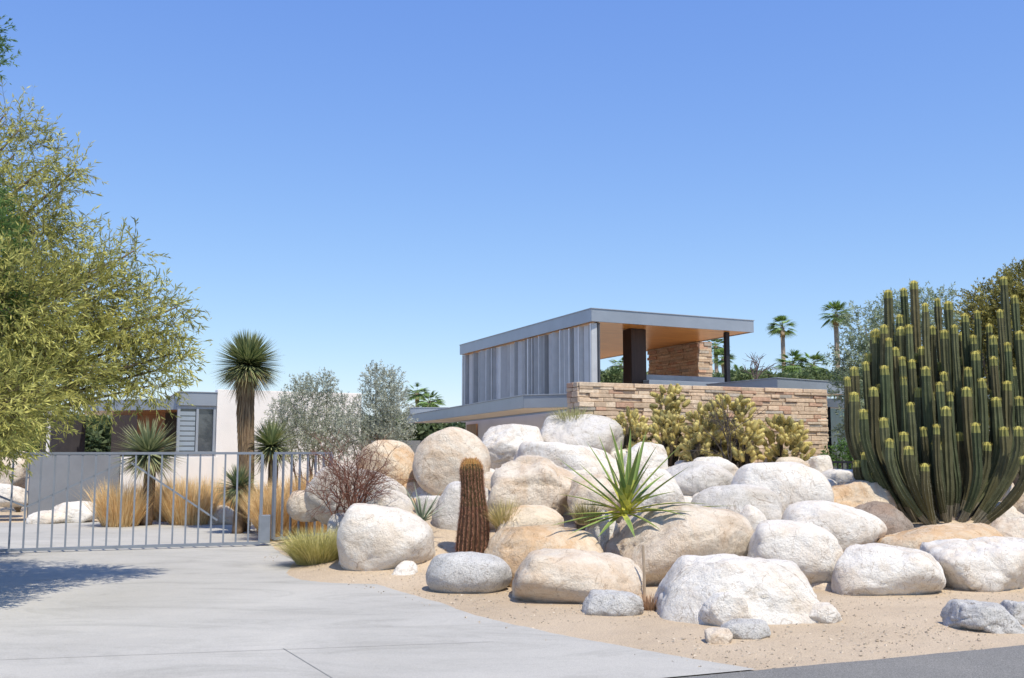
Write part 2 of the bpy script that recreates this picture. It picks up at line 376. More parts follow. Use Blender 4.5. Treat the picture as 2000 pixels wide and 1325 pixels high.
BL=[(662,846,990,1112,'w',None,.35),(834,994,1083,1160,'s',None,.12),(1006,1252,1077,1178,'t',None,.45),(1282,1578,1094,1216,'w',None,.7),
(1366,1462,1162,1224,'w',None,.6),(1402,1502,1214,1248,'s',None,.6),(1140,1252,1160,1202,'s',None,.6),(950,1182,1033,1148,'o',None,.5),
(836,1012,1032,1118,'w',15.0,.45),(845,978,945,1090,'g',15.2,.12),(698,824,862,975,'o',17.2,.25),(600,795,912,1012,'g',16.6,.4),
(809,954,840,964,'t',16.6,.15),(790,880,950,1040,'s',16.6,.3),(938,1064,832,912,'w',18.0,.7),(1056,1218,812,905,'g',18.6,.6),
(943,1130,895,1036,'t',15.0,.95),(1001,1214,865,970,'w',16.6,.4),(1186,1480,990,1130,'t',12.4,.55),(1463,1642,1022,1150,'w',None,.4),
(1288,1482,1090,1152,'w',12.2,.5),(1623,1838,1070,1163,'w',None,.45),(1428,1618,903,1026,'w',15.0,.15),(1346,1529,948,1052,'g',14.2,.2),
(1291,1434,902,984,'g',16.0,.3),(1526,1720,982,1080,'w',13.6,.4),(1588,1737,942,1047,'o',15.2,.6),(1723,1964,1030,1099,'o',13.0,.45),
(1818,2014,1058,1165,'w',12.0,.8),(1860,1992,1182,1235,'s',None,.9),(1558,1704,1138,1190,'t',12.0,.6),(1574,1645,1183,1218,'w',None,.6),
(1926,2060,1016,1094,'t',13.6,.5),(1640,1790,985,1075,'d',14.6,.5),(640,702,1004,1066,'g',None,.3),(1210,1300,866,965,'w',16.8,.6),
(1378,1430,1234,1258,'t',None,.6),(1960,2060,1180,1220,'s',None,.8),(1110,1240,930,1010,'t',14.6,.6),(1235,1335,920,1000,'w',14.4,.5),
(1780,1900,1000,1060,'d',15.6,.5),(1960,2100,960,1040,'t',15.2,.5),(2040,2250,1040,1130,'w',13,.5),(970,1100,990,1060,'o',13.8,.4),
(1140,1210,1000,1080,'g',13.4,.5),(1820,1930,1060,1130,'w',12.6,.6),(715,805,960,1030,'g',16.0,.3),(1880,1990,930,1010,'t',16.5,.5),
(560,640,960,1010,'t',17.5,.4),(1100,1180,900,960,'w',16.4,.4),(920,1010,925,1000,'t',16.2,.4),(1440,1500,990,1060,'w',13.6,.4),(1240,1300,1075,1150,'t',13.4,.4)]
for b in BL: boulder(*b)
for b in [(98,190,982,1016,'w',23.0,.5),(60,130,1000,1026,'w',22.6,.4),(-30,60,880,952,'t',24.5,.5),(-30,60,948,985,'w',23.5,.5),(400,462,990,1020,'t',22.4,.4),(466,512,1002,1022,'g',22.4,.4),
          (350,400,995,1018,'w',22.6,.4),(215,260,1000,1020,'g',22.6,.4)]: boulder(*b)
cnt=0; tries=0
while cnt<120 and tries<4000:
    tries+=1; x=random.uniform(-2.6,9.5); y=random.uniform(12.6,19.6); z=mound(x,y)
    if z<.07: continue
    if abs(x-1.45)<.5 and abs(y-13.0)<.7: continue
    if abs(x-6.5)<.9 and abs(y-15.2)<.8: continue
    if x<0 and y<15.6 and abs(x+.65)<.5: continue
    wd=random.uniform(.4,.95)*(1 if y>14 else .6)
    if any(abs(x-r[0])<r[2]*.55 and abs(y-r[1])<r[3]*.55 for r in RK): continue
    rock(x,y,z-.2,z+wd*random.uniform(.28,.48),wd,wd*random.uniform(.7,1),random.choice('wwgttwo'),random.uniform(.15,.7),1000+tries,4,rot=random.uniform(0,6)); RK.append((x,y,wd/2,wd/2)); cnt+=1
# ---------------- ledgestone builder ----------------
def ledge(mb,A,B,z0,z1,n_out,rowh=(.055,.12),ln=(.18,.6),dep=.16,tint=(.58,.445,.32)):
    A=Vector(A[:2]);B=Vector(B[:2]); L=(B-A).length; u=(B-A)/L; n_=Vector(n_out[:2]).normalized(); z=z0
    while z<z1-.02:
        h=random.uniform(*rowh)
        if z+h>z1-.03: h=z1-z
        s=-random.uniform(0,.02)
        while s<L:
            l=random.uniform(*ln)
            if s+l>L-.1: l=L-s+random.uniform(0,.02)
            pr=random.uniform(0,.055); g_=.003
            hh=h-random.uniform(.002,.008)
            p=[A+u*(s+g_)-n_*dep,A+u*(s+l-g_)-n_*dep,A+u*(s+l-g_)+n_*(pr+random.uniform(-.008,.008)),A+u*(s+g_)+n_*(pr+random.uniform(-.008,.008))]
            k=random.uniform(.82,1.15); q=random.random()
            c=tint if q<.62 else ((.62,.505,.38) if q<.82 else ((.52,.34,.24) if q<.94 else (.44,.39,.33)))
            prism(mb,p,z+random.uniform(0,.004),z+hh,tuple(x*k for x in c))
            s+=l
        z+=h
A=P(1130,746,20.5); zw=A.z; B=H(1612,761,zw); u=(B-A).normalized(); nout=Vector((u.y,-u.x,0))
sw=empty("stone_wall")
m=MB(); ledge(m,A,B,.2,zw,nout)
back=-nout
A2=A+back*.45
ledge(m,A2,A,.2,zw,-u,ln=(.15,.4)); ledge(m,B,B+back*.45,.2,zw,u,ln=(.15,.4))
m.build("stones",M_stone,parent=sw,bevel=.010)
part("mortar_core",simple("mortar",(.34,.25,.17),.95,0,.2,8),[A-nout*.03+u*.03,B-nout*.03-u*.03,B-nout*.42-u*.03,A-nout*.42+u*.03],0,zw-.015,sw)
# ---------------- house ----------------
house=empty("modernist_house")
zt=P(1155,603,27).z; C=H(1155,603,zt); L=H(898,675,zt); R=H(1472,627,zt); av=(L-C); bv=(R-C); aU=av.normalized(); bU=bv.normalized(); X4=L+bv
def inset(pts,d):
    out=[]; n=len(pts)
    for i in range(n):
        p=Vector(pts[i][:2]); a=(Vector(pts[(i+1)%n][:2])-p).normalized(); b=(Vector(pts[i-1][:2])-p).normalized()
        s=abs(a.x*b.y-a.y*b.x); out.append(p+(a+b)*d/s)
    return out
def roof(pre,pts,z1,th,soffmat,parent,lip=True,fm=None):
    fm=fm or M_fascia
    ins=inset(pts,.04)
    mf=MB(); n=len(pts)
    for i in range(n):
        a=Vector(pts[i][:2]);b=Vector(pts[(i+1)%n][:2]); prism(mf,[a,b,ins[(i+1)%n],ins[i]],z1-th,z1)
    mf.build(pre+"_fascia",fm,parent=parent,bevel=.006)
    part(pre+"_deck",M_white,inset(pts,.043),z1-th+.05,z1-.02,parent)
    part(pre+"_soffit",soffmat,inset(pts,.046),z1-th+.02,z1-th+.047,parent)
    if lip:
        ot=inset(pts,-.02); i2=inset(pts,.05); ml=MB()
        for i in range(n): prism(ml,[ot[i],ot[(i+1)%n],i2[(i+1)%n],i2[i]],z1+.002,z1+.022)
        ml.build(pre+"_drip_edge",M_metal,parent=parent)
roof("upper_roof",[C,R,X4,L],zt,.34,M_wood,house)
zc=zt-.34
lv=MB(); nrmL=Vector((aU.y,-aU.x,0))
if nrmL.dot(bU)>0: nrmL=-nrmL
Ll=av.length; s=.10; base=C+bU*.22; zl0=2.75
while s<Ll-.2:
    # folded upright blade: one face turned to the street, one turned away, open slot between
    wv=random.choice([.12,.15,.18,.22]); an=math.radians(random.choice([15,40,65,82])+random.uniform(-4,4)); k=random.uniform(.62,1.12)
    d=(aU*math.cos(an)+nrmL*math.sin(an)); p=base+aU*s
    prism(lv,seg(p,p+d*wv,.016),zl0,zc-.03,(.47*k,.48*k,.49*k))
    if random.random()<.45:
        q_=p+d*(wv+.004); prism(lv,seg(q_,q_+aU*.07,.014),zl0,zc-.03,(.55*k,.56*k,.57*k))
    s+=max(.16,wv*math.cos(an)+random.choice([.05,.09,.14]))
lv.build("upper_louvres",M_louver,parent=house)
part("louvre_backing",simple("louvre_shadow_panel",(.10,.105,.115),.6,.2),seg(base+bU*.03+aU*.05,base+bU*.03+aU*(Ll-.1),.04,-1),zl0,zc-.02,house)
part("louvre_sill",M_metal,seg(base-bU*.18+aU*.1,base-bU*.18+aU*(Ll-.05),.3,-1),zl0-.16,zl0-.003,house)
part("corner_post",M_black,seg(C+bU*.27+aU*.25,C+bU*.38+aU*.25,.1),2.8,zc+.01,house)
p1=P(1418,660,29.6); part("east_post",M_black,[p1,p1+bU*.13,p1+bU*.13+aU*.13,p1+aU*.13],2.8,zc+.01,house)
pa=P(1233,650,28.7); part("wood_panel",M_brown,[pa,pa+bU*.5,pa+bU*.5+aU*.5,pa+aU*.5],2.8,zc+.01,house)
ch=MB(); c0=R+av*.276-bU*.06; c1=R+av*.573-bU*.06
eo=Vector((aU.y,-aU.x,0))
if eo.dot(bU)<0: eo=-eo
ledge(ch,c1,c0,2.8,zc+.015,-eo,rowh=(.06,.12),dep=.2); ledge(ch,c0,c0+eo*.5,2.8,zc+.015,-aU,dep=.2)
ch.build("chimney_stones",M_stone,parent=house,bevel=.006)
pb=P(1228,730,29.2); pc=pb+bU*3.6
part("roof_deck_parapet",M_metal,seg(pb,pc,.3),2.7,P(1235,730,29.2).z,house,.01)
pd=P(1268,742,28.5);part("roof_deck_parapet_low",M_fascia,seg(pd,pd+bU*3.2,.3),2.6,pd.z,house,.01)
zl=P(1022,773,22).z; C2=H(1022,773,zl); L2=H(795,812,zl); R2=H(1160,769.6,zl); X2=R2+(L2-C2)
roof("lower_roof",[C2,R2,X2,L2],zl,.27,M_soff,house)
a2=(L2-C2).normalized()
w0=C2+a2*2.2+Vector((1.6,.2,0)); w1=w0+a2*9.5
part("lower_wall",M_white,seg(w0,w1,.2,-1),0,zl-.25,house)
part("lower_wall_front",M_white,seg(w0+Vector((.01,0,0)),w0+Vector((5,2,0)),.2),0,zl-.25,house)
part("side_door",M_wood2,seg(w1-a2*1.6-Vector((.05,0,0)),w1-a2*.3-Vector((.05,0,0)),.03,-1),0,zl-.35,house)
part("link_wall",M_grey,seg(P(700,800,30),P(905,800,33),.2),0,1.9,house)
fr=[P(800,797,34),P(875,797,34),P(875,797,38),P(800,797,38)]; roof("link_roof",fr,fr[0].z,.25,M_soff,house)
part("core_block",M_soff,[w0+Vector((1.0,1.0,0)),C+bU*1.2,L+bU*1.2,w1+Vector((.8,0,0))],0,zl0-.2,house)
ze=P(1518,739,25).z; e0=H(1518,739,ze); e1=H(1662,749,ze); e2=H(1380,752,ze); e3=e1+(e2-e0)
roof("east_roof",[e0,e1,e3,e2],ze,.3,M_soff,house)
ge0=P(1605,800,24.6); ge1=P(1700,800,26.5)
part("east_glass",M_teal,seg(ge0,ge1,.05),0,2.62,house)
part("east_header",M_metal,seg(ge0-Vector((0,.1,0)),ge1-Vector((0,.1,0)),.3),2.64,2.85,house)
for k,px in enumerate((1618,1655)):
    q=P(px,800,24.6+.02*(px-1605)); part("east_mullion_%d"%k,M_black,seg(q-Vector((.03,.06,0)),q+Vector((.03,-.06,0)),.06),0,2.64,house)
w_h=P(425,761,26).z; q0=P(425,761,26)
def along(p,px):
    dd=ray(px,800); k=dd.x/dd.y
    t=(k*p.y-p.x)/(bU.x-k*bU.y); return p+bU*t
q1=along(q0,706)
part("west_white_wall",M_white,seg(q0,q1,.3),0,w_h,house,.01)
zr=P(425,768,26).z
r0=q0-bU*.01; r1=along(q0,348)
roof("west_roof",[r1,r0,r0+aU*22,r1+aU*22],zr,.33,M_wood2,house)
zwn=P(400,882,26).z; zb=zr-.33
part("window_sill_wall",M_white,seg(r1+aU*.05,r0+aU*.05,.2),0,zwn-.06,house)
part("window_sill",M_metal,seg(r1,r0,.25),zwn-.057,zwn-.003,house)
wm=MB(); wl=(r0-r1).length
for t in (0,.48,.93): prism(wm,seg(r1+bU*(wl*t)+aU*.05,r1+bU*(wl*t+.06)+aU*.05,.1),zwn,zb+.01)
prism(wm,seg(r1+aU*.06,r0+aU*.06,.08),zb-.08,zb-.0)
wm.build("window_frame",M_metal,parent=house)
part("window_glass",M_glass,seg(r1+aU*.12,r0+aU*.12,.02),zwn,zb-.08,house)
bl=MB(); z=zwn+.02
while z<zb-.15:
    prism(bl,seg(r1+aU*.085+bU*.06,r1+aU*.085+bU*(wl*.46),.012),z,z+.1); z+=.125
bl.build("window_louvre_blades",M_blind,parent=house)
bk0=P(168,830,31)
part("porch_back_wall",M_brown,seg(bk0+Vector((0,2,0)),P(345,830,31),.2),0,zb+.02,house)  # dark brown puts the porch's interior shade into the wall colour
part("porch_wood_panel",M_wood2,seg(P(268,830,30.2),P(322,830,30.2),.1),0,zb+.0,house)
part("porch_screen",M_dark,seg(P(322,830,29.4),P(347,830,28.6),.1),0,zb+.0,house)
pr0=P(165,812,27.2)
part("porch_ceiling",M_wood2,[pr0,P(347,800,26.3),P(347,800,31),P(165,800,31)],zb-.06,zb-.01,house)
part("porch_fascia",M_fascia,seg(P(163,800,27.1),P(347,800,26.2),.05),zb-.08,zb+.2,house)
part("charcoal_wall",M_char,seg(P(97,822,26.5),P(168,822,28),.25),0,P(100,820,27).z,house)
part("porch_edge_post",M_white,seg(P(93,805,26.3),P(98,805,26.3),.07),0,P(95,805,26.3).z,house)
gw=empty("garden_wall")
part("wall_body",M_grey,seg(P(60,890,23.6),P(235,890,24.6),.2),0,P(60,890,23.6).z,gw,.01)
part("wall_body_return",M_white,seg(P(236,890,24.62),P(426,890,25.6),.2),0,P(60,893,24).z,gw,.01)
# ---------------- gate ----------------
def gate(name,a,b,nb,z1,zb0,braces=False,mat=None):
    e=empty(name); a=Vector(a);b=Vector(b); d=b-a; L_=d.length; u_=d/L_; m=MB()
    def bar(p,q,w_,t_):
        p=Vector(p);q=Vector(q); dd=(q-p).normalized(); s_=Vector((u_.y,-u_.x,0))*t_/2; v_=dd.cross(Vector((u_.y,-u_.x,0)).normalized()).normalized()*w_/2
        vs=[p-s_-v_,p+s_-v_,p+s_+v_,p-s_+v_,q-s_-v_,q+s_-v_,q+s_+v_,q-s_+v_]
        m.add([tuple(x) for x in vs],[(0,1,2,3),(7,6,5,4),(0,4,5,1),(1,5,6,2),(2,6,7,3),(3,7,4,0)],(.3,.3,.3))
    for i in range(nb+1):
        p=a+d*(i/nb); ww=.028 if i not in (0,nb) else .05
        bar(p+Vector((0,0,zb0+.002)),p+Vector((0,0,z1-.02)),ww,.03 if i not in(0,nb) else .05)
    bar(a+Vector((0,0,z1)),b+Vector((0,0,z1)),.04,.05); bar(a+Vector((0,0,zb0)),b+Vector((0,0,zb0)),.045,.052)
    if braces:
        off=Vector((u_.y,-u_.x,0))*-.03
        for (s0_,z0_),(s1_,z1_) in braces: bar(a+u_*s0_+Vector((0,0,z0_))+off,a+u_*s1_+Vector((0,0,z1_))+off,.03,.012)
    m.build("bars",mat or M_gate,parent=e); return e
g0=Vector((H(8,1083,0).x,H(8,1083,0).y,0)); g1=Vector((H(508,1068,0).x,H(508,1068,0).y,0)); g2=Vector((H(632,1062,0).x,H(632,1062,0).y+.6,0))
gs=g0-(g1-g0)*.45
Lg=(g1-gs).length
def sg(px):
    k=(px-1000)/F; d=(g1-gs)/Lg; return (k*gs.y-gs.x)/(d.x-k*d.y)
ge=gate("driveway_gate",gs,g1,28,P(100,886,g0.y).z,.06,[((sg(62),.72),(sg(250),1.42)),((sg(262),1.40),(sg(432),.45)),((sg(-160),1.42),(sg(62),.72))])
part("lock_box",M_gate,seg(g1+Vector((-.03,-.03,0)),g1+Vector((.16,.0,0)),.14),.06,.52,ge,.006)
gate("fence_panel",g1+Vector((.2,.06,0)),g2,7,P(100,886,g0.y).z,.12)
f0=P(1618,950,19.6); f1=P(1745,950,19.2); f0.z=f1.z=0
gate("garden_fence",f0,f1,13,P(1640,903,19.5).z,.5,mat=M_black)
pp=MB(); tube(pp,[P(1575,897,20.9),P(1618,897,20.9)],.055,12,(.2,.22,.25)); pp.build("drain_pipe",M_gate)
# ---------------- yuccas ----------------
def sph(n,zmin=-1,zmax=1):
    z=rng.uniform(zmin,zmax,n); a=rng.uniform(0,2*math.pi,n); r=np.sqrt(1-z*z); return np.stack([r*np.cos(a),r*np.sin(a),z],1)
def yucca(name,px,py,rpx,Y,stem_r,tall=False,cA=(.10,.15,.06),cB=(.22,.27,.13),n=520):
    e=empty(name); c=P(px,py,Y); r=rpx/F*Y; m=MB()
    D=sph(n,-.6,1); blades(m,np.array(c),D,rng.uniform(.85,1.08,n)*r,.014*r/.6+.002,cA,cB,.05,(.35,.33,.15))
    D=sph(n//3,-.9,-.1); blades(m,np.array(c),D,rng.uniform(.7,1,n//3)*r,.012,(.30,.26,.14),(.42,.36,.2),.25)
    m.build("leaf_crown",M_plant,parent=e)
    t=MB(); gz=mound(c.x,c.y); zs=np.linspace(gz,c.z,12)
    pts=[(c.x+.05*math.sin(z*1.3)-(.04 if tall else 0)*(c.z-z)*.3,c.y,z) for z in zs]
    tube(t,pts,[stem_r*(1.1-.15*i/11) for i in range(12)],14,(.20,.14,.09)); t.build("trunk",M_bark,smooth=True,parent=e)
    if tall:
        s=MB(); k=2600
        zz=rng.uniform(gz+.1,c.z-.02,k); a=rng.uniform(0,2*math.pi,k); tt=(zz-gz)/(c.z-gz)
        rr=stem_r*.95
        bx=np.interp(zz,zs,[p[0] for p in pts])+rr*np.cos(a); by=c.y+rr*np.sin(a)
        D=unit(np.stack([np.cos(a)*(.05+.22*tt**5),np.sin(a)*(.05+.22*tt**5),-np.ones(k)],1))
        B=np.stack([bx,by,zz],1); blades(s,B,D,rng.uniform(.15,.38,k)*np.minimum(1,(zz-gz)/.4+.1),.010,(.21,.14,.08),(.46,.35,.22),0.,segs=2)
        s.build("dead_leaf_skirt",M_dry,parent=e)
yucca("tree_yucca",484,712,72,20.5,.15,True,(.09,.14,.06),(.36,.42,.20),n=1200)
yucca("yucca",290,885,74,22.2,.12,cA=(.16,.20,.11),cB=(.42,.46,.27))
yucca("yucca",530,872,60,20.8,.1,cA=(.16,.21,.09),cB=(.38,.43,.22))
yucca("yucca",466,952,50,20.0,.1,cA=(.10,.15,.08),cB=(.30,.35,.2))
# ---------------- grasses ----------------
def grass(name,px,pyb,wpx,hpx,n,cA,cB,Y=None,w=.004,lean=.5,mat=None):
    b=march(px,pyb) if Y is None else P(px,pyb,Y); h=hpx/F*b.y; W=wpx/F*b.y; m=MB()
    b.z=mound(b.x,b.y) if Y is None else b.z
    a=rng.uniform(0,2*math.pi,n); rr=np.sqrt(rng.uniform(0,1,n))*W*.3
    B=np.stack([b.x+rr*np.cos(a),b.y+rr*np.sin(a),np.full(n,b.z-.02)],1)
    l=rng.uniform(.02,1,n)*lean; D=unit(np.stack([np.cos(a)*l,np.sin(a)*l,np.ones(n)],1)+rng.normal(0,.10,(n,3)))
    blades(m,B,D,rng.uniform(.4,1.15,n)*h,w,cA,cB,.18*lean/.5,segs=4)
    m.build(name,mat or M_dry)
og=((.66,.42,.18),(.93,.73,.40))
for px,pb,ww,hh in [(178,985,90,66),(235,1026,110,108),(262,1005,90,90),(372,1022,130,112),(335,1015,90,100),(410,1005,70,86),(300,1012,70,84),(205,1005,80,84),(440,1010,60,70),(560,1045,110,135),(590,1030,100,125),(620,1012,80,105),(535,1052,70,122),(505,1010,60,80),(610,1045,85,108)]:
    y_=3200/(pb-880); grass("dry_bunch_grass",px,pb,ww,hh,2300,*og,Y=y_ if px<500 else min(y_,20),w=.005,lean=.6)
grass("green_bunch_grass",622,1098,140,104,3800,(.36,.35,.12),(.74,.66,.30),w=.003,lean=1.0)
grass("green_bunch_grass",1118,835,80,66,1200,(.24,.25,.09),(.58,.55,.28),Y=19.3,w=.004,lean=1.0)
grass("green_bunch_grass",985,1030,55,80,600,(.4,.35,.12),(.7,.58,.3),Y=13.9,w=.003,lean=.8)
grass("green_bunch_grass",1145,1020,60,65,600,(.35,.32,.12),(.6,.5,.25),Y=13.4,w=.003,lean=.8)
grass("dry_bunch_grass",1268,1192,34,50,160,(.34,.2,.12),(.5,.34,.22),w=.004,lean=.7)
grass("green_bunch_grass",1240,915,60,45,300,(.2,.19,.08),(.4,.36,.18),Y=18.,w=.003,lean=.8)
m=MB(); D=sph(26,.1,.99); bs=np.array(P(824,1020,14.6)); blades(m,bs+D*.04,D,rng.uniform(.8,1.05,26)*.62,.014,(.16,.2,.13),(.38,.42,.3),.1,segs=4); m.build("small_agave",M_plant)
ag=MB(); Bp=P(1222,1002,12.9)
def vblade(mb,b,tip,W,col,edge,bend=.06,segs=8):
    b=Vector(b);tip=Vector(tip); d=tip-b; L_=d.length; dn=d.normalized(); s=dn.cross(Vector((0,0,1))).normalized(); up=s.cross(dn).normalized()
    V=[];Fs=[];Cs=[]
    for i in range(segs+1):
        t=i/segs; p=b+d*t+up*(math.sin(t*math.pi)*bend*L_); wd=W*(0.75+.5*math.sin(min(1,t*1.6)*math.pi*.5))*(1-t**2.2)+.001
        for k_,q in ((-1,.45),(-.84,.36),(0,0),(.84,.36),(1,.45)): V.append(p+s*wd*k_+up*wd*q)
    for i in range(segs):
        for k_ in range(4):
            Fs.append((i*5+k_,i*5+k_+1,(i+1)*5+k_+1,(i+1)*5+k_)); t=i/segs
            c=edge if k_ in(0,3) else col; f=max(0,1-t*2.6); Cs.append(tuple(c[j]*(1-f)+(.60,.56,.10)[j]*f for j in range(3)))
    mb.add([tuple(v) for v in V],Fs,Cs)
tips=[(1085,892),(1100,930),(1145,862),(1168,848),(1190,828),(1213,860),(1232,838),(1262,842),(1285,868),(1318,882),(1345,912),(1330,870),(1388,985),(1072,1028),(1088,965),(1110,1045),(1168,1050),(1290,1035),(1440,988),(1250,870),(1200,885),(1130,905),(1300,925),(1320,960),(1345,1010),(1120,985),(1140,1020),(1175,880),(1225,900),(1270,905),(1240,1050),(1150,945),(1280,960),(1355,1000),(1180,930),(1255,930),(1210,950),(1100,1005)]
for (tx,ty) in tips:
    Yt=12.9+random.uniform(-.65,.6)
    if ty>1000: Yt=12.9-random.uniform(.4,.7)
    g_=random.uniform(.7,1.2)
    vblade(ag,Bp+Vector((random.uniform(-.05,.05),random.uniform(-.05,.05),random.uniform(-.03,.05))),P(tx,ty,Yt),.034,(.17*g_,.25*g_,.075*g_),(.40,.42,.12),random.uniform(.0,.05))
ag.build("agave",M_plant,smooth=False)
# ---------------- columnar cactus ----------------
cc=empty("columnar_cactus"); col=MB(); spn=MB()
tops=[(1738,572),(1768,568),(1788,554),(1830,588),(1855,594),(1880,618),(1905,612),(1930,638),(1961,546),(1983,582),(1716,648),(1700,695),(1688,712),(1668,722),(1656,742),
(1666,772),(1722,822),(1800,682),(1812,722),(1840,732),(1870,702),(1901,692),(1940,702),(1780,792),(1850,800),(1910,832),(1946,782),(1702,762),(1750,684),(1994,652),(1972,722),(1760,850),(1830,868),(1886,762),(1820,642),(1775,640),(1845,650),(1730,720),(1765,740),(1920,745),(1958,680),(1990,780),(1690,850),(1740,900),(1800,840),(1870,850),(1930,870),(1960,840),(1675,905),(1790,610),(1805,598),(1868,640),(1900,660),(1950,610),(1728,640),(1760,620),(2015,640),(2030,720),(1822,770),(1782,708)]
tops+=[(random.uniform(1685,2000),random.uniform(640,930)) for _ in range(34)]
for i,(tx,ty) in enumerate(tops):
    tx+=random.uniform(-5,5); fr_=min(1,max(0,(ty-545)/350)); Yt=16.7-1.5*fr_+random.uniform(-.4,.4)
    T=P(tx,ty,Yt); bx=1850+(tx-1850)*.38; Bq=P(bx,1040,15.6+(Yt-15.6)*.4); Bq.z=mound(Bq.x,Bq.y)-.05
    out=Vector((T.x,T.y,0))-Vector((Bq.x,Bq.y,0)); H_=T.z-Bq.z; bendz=min(.5+1.1*out.length,H_*.85); pts=[]; K=max(14,int(H_/.10)); r0_=random.uniform(.052,.078)
    wob=random.uniform(0,6); wa=random.uniform(.02,.09)
    for k in range(K+1):
        z=H_*k/K; f=min(1,z/bendz); f=1-(1-f)**1.6
        pts.append(Vector((Bq.x+out.x*f+wa*math.sin(z*1.7+wob)*(1-k/K),Bq.y+out.y*f+wa*math.cos(z*1.5+wob)*(1-k/K),Bq.z+z)))
    tp=pts[-1]; pts+= [tp+Vector((0,0,.03)),tp+Vector((0,0,.05))]
    rad=[r0_*(.62+.38*min(1,k/(K*.35)))*(1+.05*math.sin(k*1.1+wob))*(1-.05*(noise.noise(Vector((k*.35,wob*9,0)))>.25)*2) for k in range(K+1)]; rad[-1]*=.9; rad+=[r0_*.62,r0_*.2]
    gk=random.uniform(.7,1.2); ye=random.uniform(0,1)
    def cf(i_,j_,K=K,gk=gk,ye=ye):
        t=i_/K; base=((.082+.035*ye)*gk,.104*gk,.053*gk)
        if t<.14: base=(.19,.17,.12)
        if i_>=K: base=(.40,.36,.10)
        elif i_>=K-1: base=(.24,.24,.08)
        return base
    tube(col,pts,rad,16,ribs=1,ribd=.32,colf=cf)
    prev=None; SP=[];SC=[]
    for k in range(1,K+2):
        t=(pts[min(k+1,K+2)]-pts[k-1]).normalized()
        u_=(pts[1]-pts[0]).normalized().orthogonal().normalized() if prev is None else prev
        u_=(u_-t*u_.dot(t)).normalized(); prev=u_; w_=t.cross(u_)
        for sub in (0,.33,.66):
            if k>K and sub: continue
            pc_=pts[k].lerp(pts[min(k+1,K+2)],sub)
            for j in range(0,16,2):
                a=2*math.pi*j/16; o_=u_*math.cos(a)+w_*math.sin(a)
                b_=pc_+o_*(rad[k]*.99)
                for q in range(2 if k<K else 8):
                    dd=(o_+t*random.uniform(-.9,.9 if k<K else 2)+o_.cross(t)*random.uniform(-.9,.9)).normalized()*random.uniform(.012,.024)*(1 if k<K else 1.5)
                    sd_=dd.cross(t+Vector((.01,.02,0))).normalized()*.0018
                    SP.append([tuple(b_-sd_),tuple(b_+sd_),tuple(b_+dd)]); SC.append((.42,.40,.30) if k<K else (.66,.58,.18))
    spn.tris(np.array(SP),np.array(SC))
col.build("stems",M_cact,parent=cc); spn.build("spines",M_dry,parent=cc)
# ---------------- barrel cactus ----------------
bc=empty("barrel_cactus"); b0=march(916,1088); b0.y+=.05; top=P(919,896,b0.y); m=MB(); sp=MB()
Hh=top.z-b0.z+.1; K=40; nr=20; V=[];Fs=[];Cs=[]
def br(t): return .215*(.86+.16*math.sin(t*5.5+.4))*(1 if t<.86 else math.sqrt(max(0.02,1-((t-.86)/.14)**2*.93)))
def bcx(t): return b0.x+.02+.03*math.sin(t*4)+.02*t
for i in range(K+1):
    t=i/K; r=br(t)
    for j in range(nr*2):
        a=math.pi*j/nr; rr=r*(1 if j%2==0 else .80); V.append((bcx(t)+rr*math.cos(a),b0.y+rr*math.sin(a),b0.z-.1+Hh*t))
for i in range(K):
    for j in range(nr*2):
        Fs.append((i*nr*2+j,i*nr*2+(j+1)%(nr*2),(i+1)*nr*2+(j+1)%(nr*2),(i+1)*nr*2+j)); t=i/K
        Cs.append((.13,.08,.05) if t<.55 else ((.13,.10,.05) if t<.93 else (.42,.28,.10)))
Fs.append(tuple(K*nr*2+j for j in range(nr*2))); Cs.append((.5,.35,.12)); m.add(V,Fs,Cs); m.build("body",M_cact,parent=bc)
SP=[];SC=[]
for i in range(60):
    t=(i+.5)/60; r=br(t)
    for j in range(nr):
        a=2*math.pi*j/nr; o_=Vector((math.cos(a),math.sin(a),0)); b_=Vector((bcx(t),b0.y,b0.z-.1+Hh*t))+o_*r*.97
        for q in range(9):
            dd=(o_*.6+Vector((0,0,1))*random.uniform(-1,1+(t>.9)*1.2)+o_.cross(Vector((0,0,1)))*random.uniform(-1,1)).normalized()*random.uniform(.03,.065)
            s_=dd.cross(Vector((.1,.2,1))).normalized()*.0032; SP.append([tuple(b_-s_),tuple(b_+s_),tuple(b_+dd)])
            k=random.uniform(.7,1.2); SC.append((.50*k,.27*k,.18*k) if t<.9 else (.72*k,.42*k,.18*k))
sp.tris(np.array(SP),np.array(SC)); sp.build("spines",M_dry,parent=bc)
